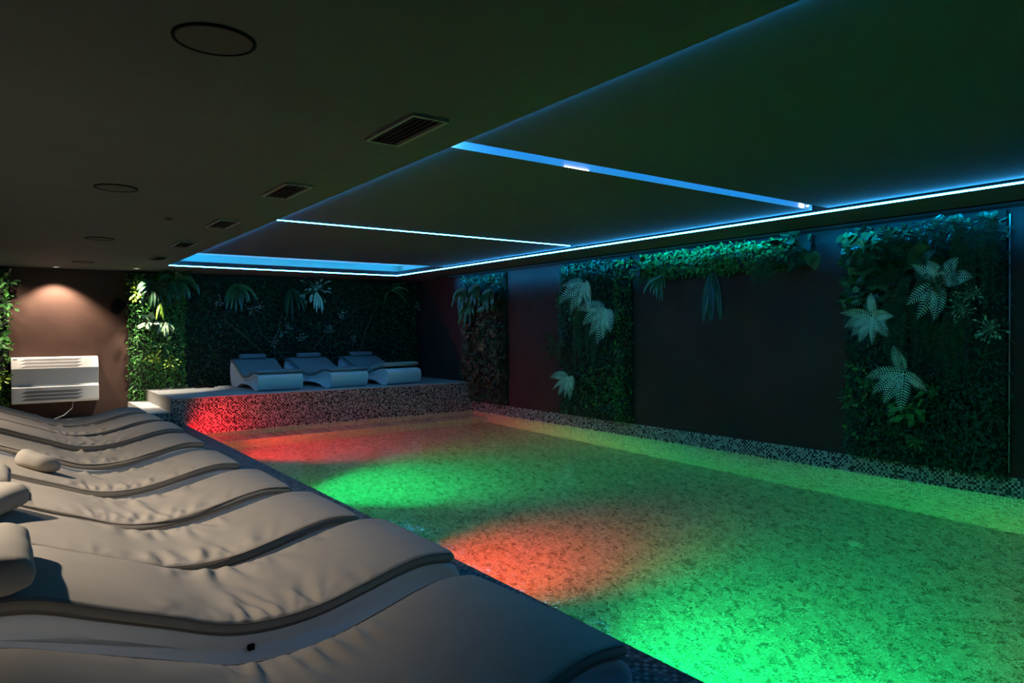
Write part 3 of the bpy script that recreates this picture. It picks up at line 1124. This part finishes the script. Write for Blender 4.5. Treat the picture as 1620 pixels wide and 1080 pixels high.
def hanging(wall, root, a0, a1, z_top, z_bot, count, depth, mat, seed, name='hanging_frond', label=None, pin=0.05):
    """curtain of narrow fronds that hang down; each frond is a part"""
    r = np.random.RandomState(seed)
    rl = np.array(root.location)
    for i in range(count):
        a = a0 + (a1 - a0) * (i + 0.5) / count + r.uniform(-0.03, 0.03)
        b = wall.p(a, z_top + r.uniform(-0.12, 0.06), depth * 0.8)
        L = (z_top - z_bot) * r.uniform(0.7, 1.05)
        d = wall.n * 0.5 + wall.z * 0.2 + wall.a * r.uniform(-0.25, 0.25)
        pts, V, F = frond_data(b, d, L, pin, int(L / 0.022), 7.0, wall.a + wall.n * r.uniform(-0.5, 0.5), 0.24)
        V = V - wall.n * 0
        V[:, 2] = np.minimum(V[:, 2], 2.47)
        o = MB().add(V - rl, F)
        o.tube([tuple(p - rl) for p in pts[::2]], 0.002, 4)
        o = o.build(name, mat, root)
        if label:
            o['label'] = label


def cluster(root, c, n_vec, rad, count, ln, wd, mat, name, label=None, seed=3, tv=LEAF_V, tf=LEAF_F):
    """a bunch of leaves of one kind growing out of the wall"""
    r = np.random.RandomState(seed)
    n_vec = np.array(n_vec, float)
    c = np.array(c, float)
    off = r.normal(0, 1, (count, 3)) * rad * 0.45
    off = off - (off @ n_vec)[:, None] * n_vec * 0.6
    P = c + off + n_vec * np.abs(r.normal(0, 0.3, count))[:, None] * rad
    D = norm(off) + n_vec * 0.7 + r.normal(0, 0.3, (count, 3)) + np.array([0, 0, -0.2])
    Nn = n_vec + np.array([0, 0, 0.9]) + r.normal(0, 0.3, (count, 3))
    L = ln * r.uniform(0.7, 1.25, count)
    V, F = leaves(P, D, Nn, L, wd * L / ln, tv, tf)
    V[:, 2] = np.minimum(V[:, 2], 2.474)
    o = MB()
    rl = np.array(root.location)
    root_pt = c - n_vec * 0.06 - rl
    for q in P[:24]:
        q = q - rl
        mid = (root_pt + q) / 2 + n_vec * 0.02
        o.tube([tuple(root_pt), tuple(mid), tuple(q)], 0.0016, 4)
    o.add(V - np.array(root.location), F)
    o = o.build(name, mat, root)
    if label:
        o['label'] = label
    return o


def panel(name, label, wall, a0, a1, z0, z1, thick=0.05):
    c = wall.p((a0 + a1) / 2, z0, 0)
    t = thing(name, label, 'plant wall', tuple(c), 0, 'plant-covered frames on the walls')
    b0 = wall.p(a0, z0, 0.002) - c
    b1 = wall.p(a1, z1, thick) - c
    lo, hi = np.minimum(b0, b1), np.maximum(b0, b1)
    MB().box(lo[0], hi[0], lo[1], hi[1], lo[2], hi[2]).build('backing_board', 'board', t)
    return t


WB, WR = Wall('back', YB), Wall('right', XR)
NB, NR = (0, -1, 0), (-1, 0, 0)

# column left of the convector (only its right edge is in view)
t = panel('plant_column', 'bright green leafy wall at the left edge, left of the white convector', WB, -0.9, 0.06, 0.15, 2.46)
foliage(WB, t, -0.9, 0.06, 0.2, 2.44, 0.26, 700, 0.055, 0.028, 'moss', 1)
cluster(t, (0.06, 12.76, 2.22), NB, 0.12, 16, 0.09, 0.05, 'broad', 'leaf_cluster', None, 5)
cluster(t, (-0.07, 12.76, 1.36), NB, 0.13, 22, 0.10, 0.065, 'moss_b', 'leaf_cluster', 'large light green leaves', 6, HEART_V, HEART_F)
cluster(t, (0.02, 12.76, 1.9), NB, 0.16, 26, 0.08, 0.05, 'moss_b', 'leaf_cluster', None, 7)
cluster(t, (-0.06, 12.78, 0.8), NB, 0.12, 14, 0.09, 0.05, 'yellow', 'leaf_cluster', 'yellow-green leaves', 8)

# column right of the brown wall
t = panel('plant_column', 'bright green lit plant column between the brown wall and the dark plant wall', WB, 1.66, 2.48, 0.335, 2.46, 0.06)
foliage(WB, t, 1.67, 2.48, 0.36, 2.44, 0.36, 1500, 0.045, 0.026, 'moss_b', 11, droop=0.2)
foliage(WB, t, 2.1, 2.5, 0.55, 2.44, 0.37, 700, 0.05, 0.026, 'moss', 12)
yq = 12.66
straps(t, (2.33, yq, 2.34), NB, 0.46, 15, 'broad', 'strap_leaves', 'teal-lit arching strap leaves at the ceiling', fan=(-150, 150), width=0.075, seed=4)
straps(t, (1.98, yq - 0.02, 2.25), NB, 0.42, 12, 'dark_leaf', 'strap_leaves', 'dark arching strap leaves', fan=(150, 400), width=0.06, seed=9)
cluster(t, (1.73, yq, 2.12), NB, 0.14, 34, 0.06, 0.03, 'yellow', 'leaf_cluster', 'yellow-green leaves', 13)
cluster(t, (1.92, yq, 1.62), NB, 0.13, 16, 0.12, 0.075, 'cream', 'leaf_cluster', 'pale variegated leaves', 14, HEART_V, HEART_F)
straps(t, (2.12, yq, 1.62), NB, 0.24, 12, 'cream', 'leaf_spray', 'pale spidery leaves', fan=(200, 380), width=0.03, seed=15)
straps(t, (2.08, yq, 1.95), NB, 0.34, 7, 'yellow', 'leaf_spray', 'thin yellow-green leaves', fan=(240, 300), width=0.03, seed=16)
cluster(t, (2.0, yq, 1.05), NB, 0.10, 30, 0.05, 0.035, 'yellow', 'flower_cluster', 'yellow-green flowers', 17)
cluster(t, (2.2, yq, 0.98), NB, 0.11, 30, 0.05, 0.035, 'yellow', 'flower_cluster', 'yellow-green flowers', 18)
cluster(t, (2.1, yq, 1.28), NB, 0.14, 14, 0.10, 0.05, 'broad', 'leaf_cluster', None, 19)

# the wide dark wall behind the platform
t = panel('plant_wall', 'wide dark plant wall behind the three platform loungers', WB, 2.52, XR - 0.01, ZPL, 2.46, 0.05)
foliage(WB, t, 2.55, 6.25, ZPL + 0.02, 2.44, 0.16, 850, 0.055, 0.028, 'dark_leaf', 21)
foliage(WB, t, 2.6, 6.3, 1.95, 2.44, 0.20, 500, 0.055, 0.030, 'frond', 22)
foliage(WB, t, 6.25, 6.90, ZPL + 0.02, 2.44, 0.42, 1000, 0.055, 0.03, 'frond', 23, name='foliage_column')
cluster(t, (4.76, 12.80, 2.28), NB, 0.26, 34, 0.10, 0.05, 'pale', 'leaf_cluster', 'pale blue-lit leaves', 24)
straps(t, (4.76, 12.80, 2.2), NB, 0.42, 7, 'pale', 'leaf_spray', 'pale drooping leaves', fan=(225, 315), width=0.045, droop=1.2, seed=25)
straps(t, (6.25, 12.70, 2.28), NB, 0.42, 9, 'broad', 'leaf_spray', None, fan=(-20, 200), width=0.05, droop=0.8, seed=26)
straps(t, (3.35, 12.80, 2.3), NB, 0.5, 10, 'broad', 'strap_leaves', None, fan=(180, 360), width=0.06, seed=27)
straps(t, (4.3, 12.82, 2.25), NB, 0.55, 9, 'frond', 'strap_leaves', None, fan=(200, 340), width=0.05, seed=28)
rb = np.array(t.location)
for k, (pts, sd) in enumerate([([(4.0, 0.95), (3.95, 1.25), (3.75, 1.42), (3.62, 1.75), (3.62, 1.95)], 1), ([(3.95, 1.25), (4.05, 1.5), (4.12, 1.8), (4.1, 2.05)], 2),
                               ([(3.75, 1.1), (3.5, 1.35), (3.2, 1.6)], 3), ([(4.7, 1.15), (5.0, 1.5), (5.4, 1.78), (5.6, 1.9)], 4), ([(5.6, 1.0), (5.75, 1.5), (6.0, 1.95)], 5)]):
    MB().tube([tuple(np.array([a, 12.80 - 0.02 * (i % 2), z]) - rb) for i, (a, z) in enumerate(pts)], [0.014 - 0.0025 * i for i in range(len(pts))], 7).build('branch', 'twig', t, smooth=True)
for k, (a, z) in enumerate([(3.6, 1.88), (3.72, 1.95), (4.22, 1.55), (4.1, 1.45), (5.25, 1.80), (5.0, 1.52), (3.05, 2.0), (5.5, 1.3), (3.95, 1.28), (6.75, 1.95), (4.45, 1.35)]):
    cluster(t, (a, 12.79 if a < 6.3 else 12.55, z), NB, 0.09, 13, 0.035, 0.03, 'blossom', 'blossom_spray', 'small white blossoms', 30 + k)

# right wall, first column beside the platform
t = panel('plant_column', 'narrow dark brownish plant column on the right wall beside the platform', WR, 9.68, 11.02, 0.19, 2.46)
foliage(WR, t, 9.70, 10.98, 0.22, 2.44, 0.20, 900, 0.06, 0.032, 'dark_leaf', 41, mask=lambda a, z: (a < 10.8) | (z > 0.56))
foliage(WR, t, 9.72, 10.95, 0.56, 2.1, 0.24, 350, 0.09, 0.05, 'brown_leaf', 42)
for k, (a, z) in enumerate([(10.75, 2.2), (10.3, 2.25), (9.9, 2.15), (10.55, 1.95)]):
    straps(t, (6.77, a, z), NR, 0.42, 8, 'broad', 'strap_leaves', None, fan=(170, 370), width=0.10, seed=43 + k)
cluster(t, (6.74, 9.85, 1.9), NR, 0.14, 8, 0.16, 0.12, 'broad', 'leaf_cluster', None, 48, HEART_V, HEART_F)

# right wall, second column
t = panel('plant_column', 'plant column with three pale ferns, left of the bare brown wall', WR, 6.76, 8.22, 0.19, 2.46)
foliage(WR, t, 6.76, 8.22, 0.22, 2.44, 0.18, 900, 0.055, 0.028, 'dark_leaf', 51)
foliage(WR, t, 6.76, 7.0, 0.22, 2.44, 0.21, 900, 0.05, 0.028, 'moss', 52)
foliage(WR, t, 7.0, 8.1, 2.1, 2.44, 0.22, 700, 0.07, 0.036, 'frond', 53)
foliage(WR, t, 6.8, 7.7, 0.3, 0.95, 0.22, 700, 0.05, 0.03, 'moss', 54)
foliage(WR, t, 7.75, 8.2, 1.5, 2.2, 0.22, 500, 0.06, 0.04, 'broad', 55)
hanging(WR, t, 7.15, 7.72, 1.85, 0.75, 10, 0.17, 'frond', 56)
fern(t, (6.67, 7.42, 2.13), NR, 0.44, 6, 'pale', 'fern', 'large pale fern', angles=[165, 205, 240, 272, 305, 335], seed=57, droop=0.4)
fern(t, (6.67, 6.97, 1.75), NR, 0.46, 6, 'pale', 'fern', 'large pale fern', angles=[160, 195, 228, 258, 288, 318], seed=58, droop=0.4)
fern(t, (6.67, 7.76, 0.78), NR, 0.34, 6, 'pale', 'fern', 'small pale fern', angles=[160, 200, 235, 265, 295, 340], seed=59, droop=0.4)
fern(t, (6.74, 8.1, 1.25), NR, 0.34, 7, 'frond', 'fern', None, fan=(0, 360), seed=60)

# low hedge under the ceiling above the bare wall
t = panel('hanging_hedge', 'strip of small bright green leaves under the ceiling above the bare brown wall', WR, 4.10, 6.52, 2.12, 2.45, 0.08)
foliage(WR, t, 4.35, 6.50, 2.14, 2.445, 0.26, 3000, 0.045, 0.026, 'moss_b', 61, out=0.7)
straps(t, (6.74, 6.05, 2.12), NR, 0.30, 9, 'broad', 'strap_leaves', None, fan=(190, 350), width=0.06, seed=62)
cluster(t, (6.78, 6.42, 2.25), NR, 0.16, 22, 0.09, 0.06, 'broad', 'leaf_cluster', None, 63, HEART_V, HEART_F)
straps(t, (6.72, 5.24, 2.12), NR, 0.62, 8, 'dark_leaf', 'strap_leaves', 'drooping almost black leaves', fan=(262, 318), width=0.10, droop=0.6, seed=64, out=0.3)
fern(t, (6.72, 4.52, 2.25), NR, 0.38, 5, 'frond', 'fern', None, angles=[225, 250, 270, 290, 315], seed=65, droop=0.6)
cluster(t, (6.76, 4.15, 2.3), NR, 0.22, 34, 0.10, 0.075, 'dark_leaf', 'leaf_cluster', 'dark round leaves', 66, HEART_V, HEART_F)
cluster(t, (6.72, 3.99, 2.25), NR, 0.07, 4, 0.15, 0.12, 'broad', 'leaf_cluster', 'two large round leaves', 67, HEART_V, HEART_F)

# right wall, the big frame nearest the camera
t = panel('plant_frame', 'large plant frame on the right wall nearest the camera, with three big pale ferns', WR, 2.34, 3.72, 0.19, 2.46)
foliage(WR, t, 2.34, 3.72, 0.20, 2.44, 0.17, 1000, 0.05, 0.024, 'dark_leaf', 71)
foliage(WR, t, 2.36, 3.70, 0.20, 1.0, 0.22, 1500, 0.045, 0.022, 'frond', 72)
foliage(WR, t, 3.2, 3.70, 0.35, 1.1, 0.23, 500, 0.045, 0.028, 'moss', 73)
foliage(WR, t, 3.28, 3.74, 1.65, 2.42, 0.24, 420, 0.085, 0.075, 'broad', 74, name='round_leaves', tv=HEART_V, tf=HEART_F)
hanging(WR, t, 2.80, 3.18, 1.95, 0.95, 10, 0.18, 'dark_leaf', 75, pin=0.055)
hanging(WR, t, 2.38, 2.80, 2.42, 1.35, 9, 0.20, 'frond', 76, pin=0.05)
hanging(WR, t, 2.55, 2.85, 1.6, 0.85, 5, 0.22, 'dark_leaf', 77, pin=0.055)
fern(t, (6.72, 3.02, 2.0), NR, 0.5, 9, 'dark_leaf', 'fern', 'dark shaggy fern', fan=(-20, 200), seed=78, pin_w=0.15, npin=30)
fern(t, (6.66, 3.34, 1.56), NR, 0.30, 8, 'pale', 'fern', 'large pale fern', angles=[20, 75, 150, 185, 215, 245, 285, 325], seed=79, droop=0.35)
fern(t, (6.66, 2.74, 1.84), NR, 0.34, 7, 'pale', 'fern', 'large pale fern', angles=[25, 60, 95, 120, 200, 235, 262], seed=80, droop=0.35)
fern(t, (6.66, 3.06, 1.04), NR, 0.33, 6, 'pale', 'fern', 'large pale fern', angles=[93, 170, 205, 240, 275, 345], seed=81, droop=0.35)
for k, (a, z) in enumerate([(2.52, 1.75), (2.40, 1.45), (2.62, 1.62)]):
    cluster(t, (6.74, a, z), NR, 0.12, 34, 0.03, 0.022, 'cream', 'blossom_spray', 'tiny pale flowers', 82 + k)
for k, (a, z) in enumerate([(3.42, 0.95), (3.62, 0.75), (3.0, 0.42), (2.88, 0.9)]):
    cluster(t, (6.76, a, z), NR, 0.10, 30, 0.028, 0.02, 'moss_b', 'leaf_cluster', 'yellow-green leaves', 86 + k)
cluster(t, (6.72, 3.05, 0.72), NR, 0.14, 26, 0.09, 0.06, 'moss_b', 'leaf_cluster', 'bright green leaves', 90)
# bare metal edge of that frame
MB().box(-0.02, 0.0, -0.0, 0.006, 0, 2.2).build('edge_strip', 'metal', t).location = (-0.03, -0.72, 0.03)

# ------------------------------------------------------------------ convector, speaker, cables
cv = thing('convector', 'white wall convector with slanted perforated grilles under the brown wall light', 'heater', (0.645, YB, 0.40))
x0, x1 = -0.565, 0.565
H = 0.70
prof = [(-0.002, 0.0), (-0.20, 0.0), (-0.24, 0.03), (-0.25, 0.245), (-0.185, 0.275), (-0.245, 0.515), (-0.252, 0.53), (-0.185, 0.69), (-0.17, 0.70), (-0.002, 0.70)]
mb = MB()
V = [(x0, y, z) for y, z in prof] + [(x1, y, z) for y, z in prof]
n_ = len(prof)
mb.add(V, [tuple(range(n_)), tuple(range(2 * n_ - 1, n_ - 1, -1))] + [(i, (i + 1) % n_, (i + 1) % n_ + n_, i + n_)[::-1] for i in range(n_)])
mb.build('casing', 'white', cv, bevel=0.006)


def slat(zc, h, ya, yb, za, zb):
    """parallelogram of perforated sheet lying on the slanted face"""
    def y_at(z):
        return ya + (yb - ya) * (z - za) / (zb - za) - 0.0015
    z0_, z1_ = zc - h / 2, zc + h / 2
    q = [(-0.46, z0_), (0.27, z0_), (0.35, z1_), (-0.38, z1_)]
    V = [(a, y_at(z), z) for a, z in q] + [(a, y_at(z) + 0.0012, z) for a, z in q]
    MB().add(V, [(0, 1, 2, 3), (7, 6, 5, 4), (0, 4, 5, 1), (1, 5, 6, 2), (2, 6, 7, 3), (3, 7, 4, 0)]).build('grille', 'grille', cv)


for k in range(3):
    slat(0.562 + k * 0.048, 0.034, -0.252, -0.185, 0.53, 0.69)
    slat(0.062 + k * 0.055, 0.038, -0.24, -0.25, 0.03, 0.245)
MB().box(-0.54, -0.49, -0.197, -0.192, 0.645, 0.68).build('badge', 'vent', cv)
# cable from the convector to the floor
o = MB().tube([(0.87, 12.90, 0.40), (0.85, 12.84, 0.30), (0.74, 12.80, 0.20), (0.60, 12.78, 0.145), (0.45, 12.80, 0.137)], 0.006, 8).build('power_cable', 'cable', smooth=True)
tag(o, 'thin white cable hanging from under the white convector', 'cable')

sp = thing('wall_speaker', 'small tilted dark speaker on the brown wall beside the plant column', 'speaker', (1.50, YB, 1.90))
m_ = MB()
m_.box(-0.012, 0.012, -0.09, 0.0, 0.06, 0.085)
m_.build('bracket', 'black', sp)
bm = MB().box(-0.085, 0.085, -0.075, 0.075, -0.12, 0.12).build('cabinet', 'black', sp, bevel=0.03)
bm.location = (0, -0.155, -0.01)
bm.rotation_euler = (math.radians(-12), math.radians(32), 0)

cb = thing('coiled_cable', 'black coiled cable lying on the platform against the plant wall', 'cable', (2.70, 12.62, ZPL))
pts = []
for k in range(70):
    a = k / 69 * 2 * PI * 3.2
    rr = 0.10 + 0.012 * math.sin(a * 0.7)
    pts.append((rr * math.cos(a) * 1.1, rr * math.sin(a) * 0.7, 0.012 + 0.010 * k / 23 + 0.03 * max(0, math.sin(a * 0.5 + 1)) * (k > 35)))
MB().tube(pts, 0.008, 6).build('coil', 'black', cb, smooth=True)
MB().box(0.12, 0.19, -0.03, 0.03, 0.002, 0.045).build('plug_block', 'black', cb, bevel=0.006)
o = MB().box(-0.09, 0.09, -0.05, 0.05, 0, 0.012).build('flat_tray', 'white', bevel=0.004)
o.location = (3.07, 12.70, ZPL + 0.0005)
tag(o, 'small flat pale tray on the platform floor behind the left platform lounger', 'tray')
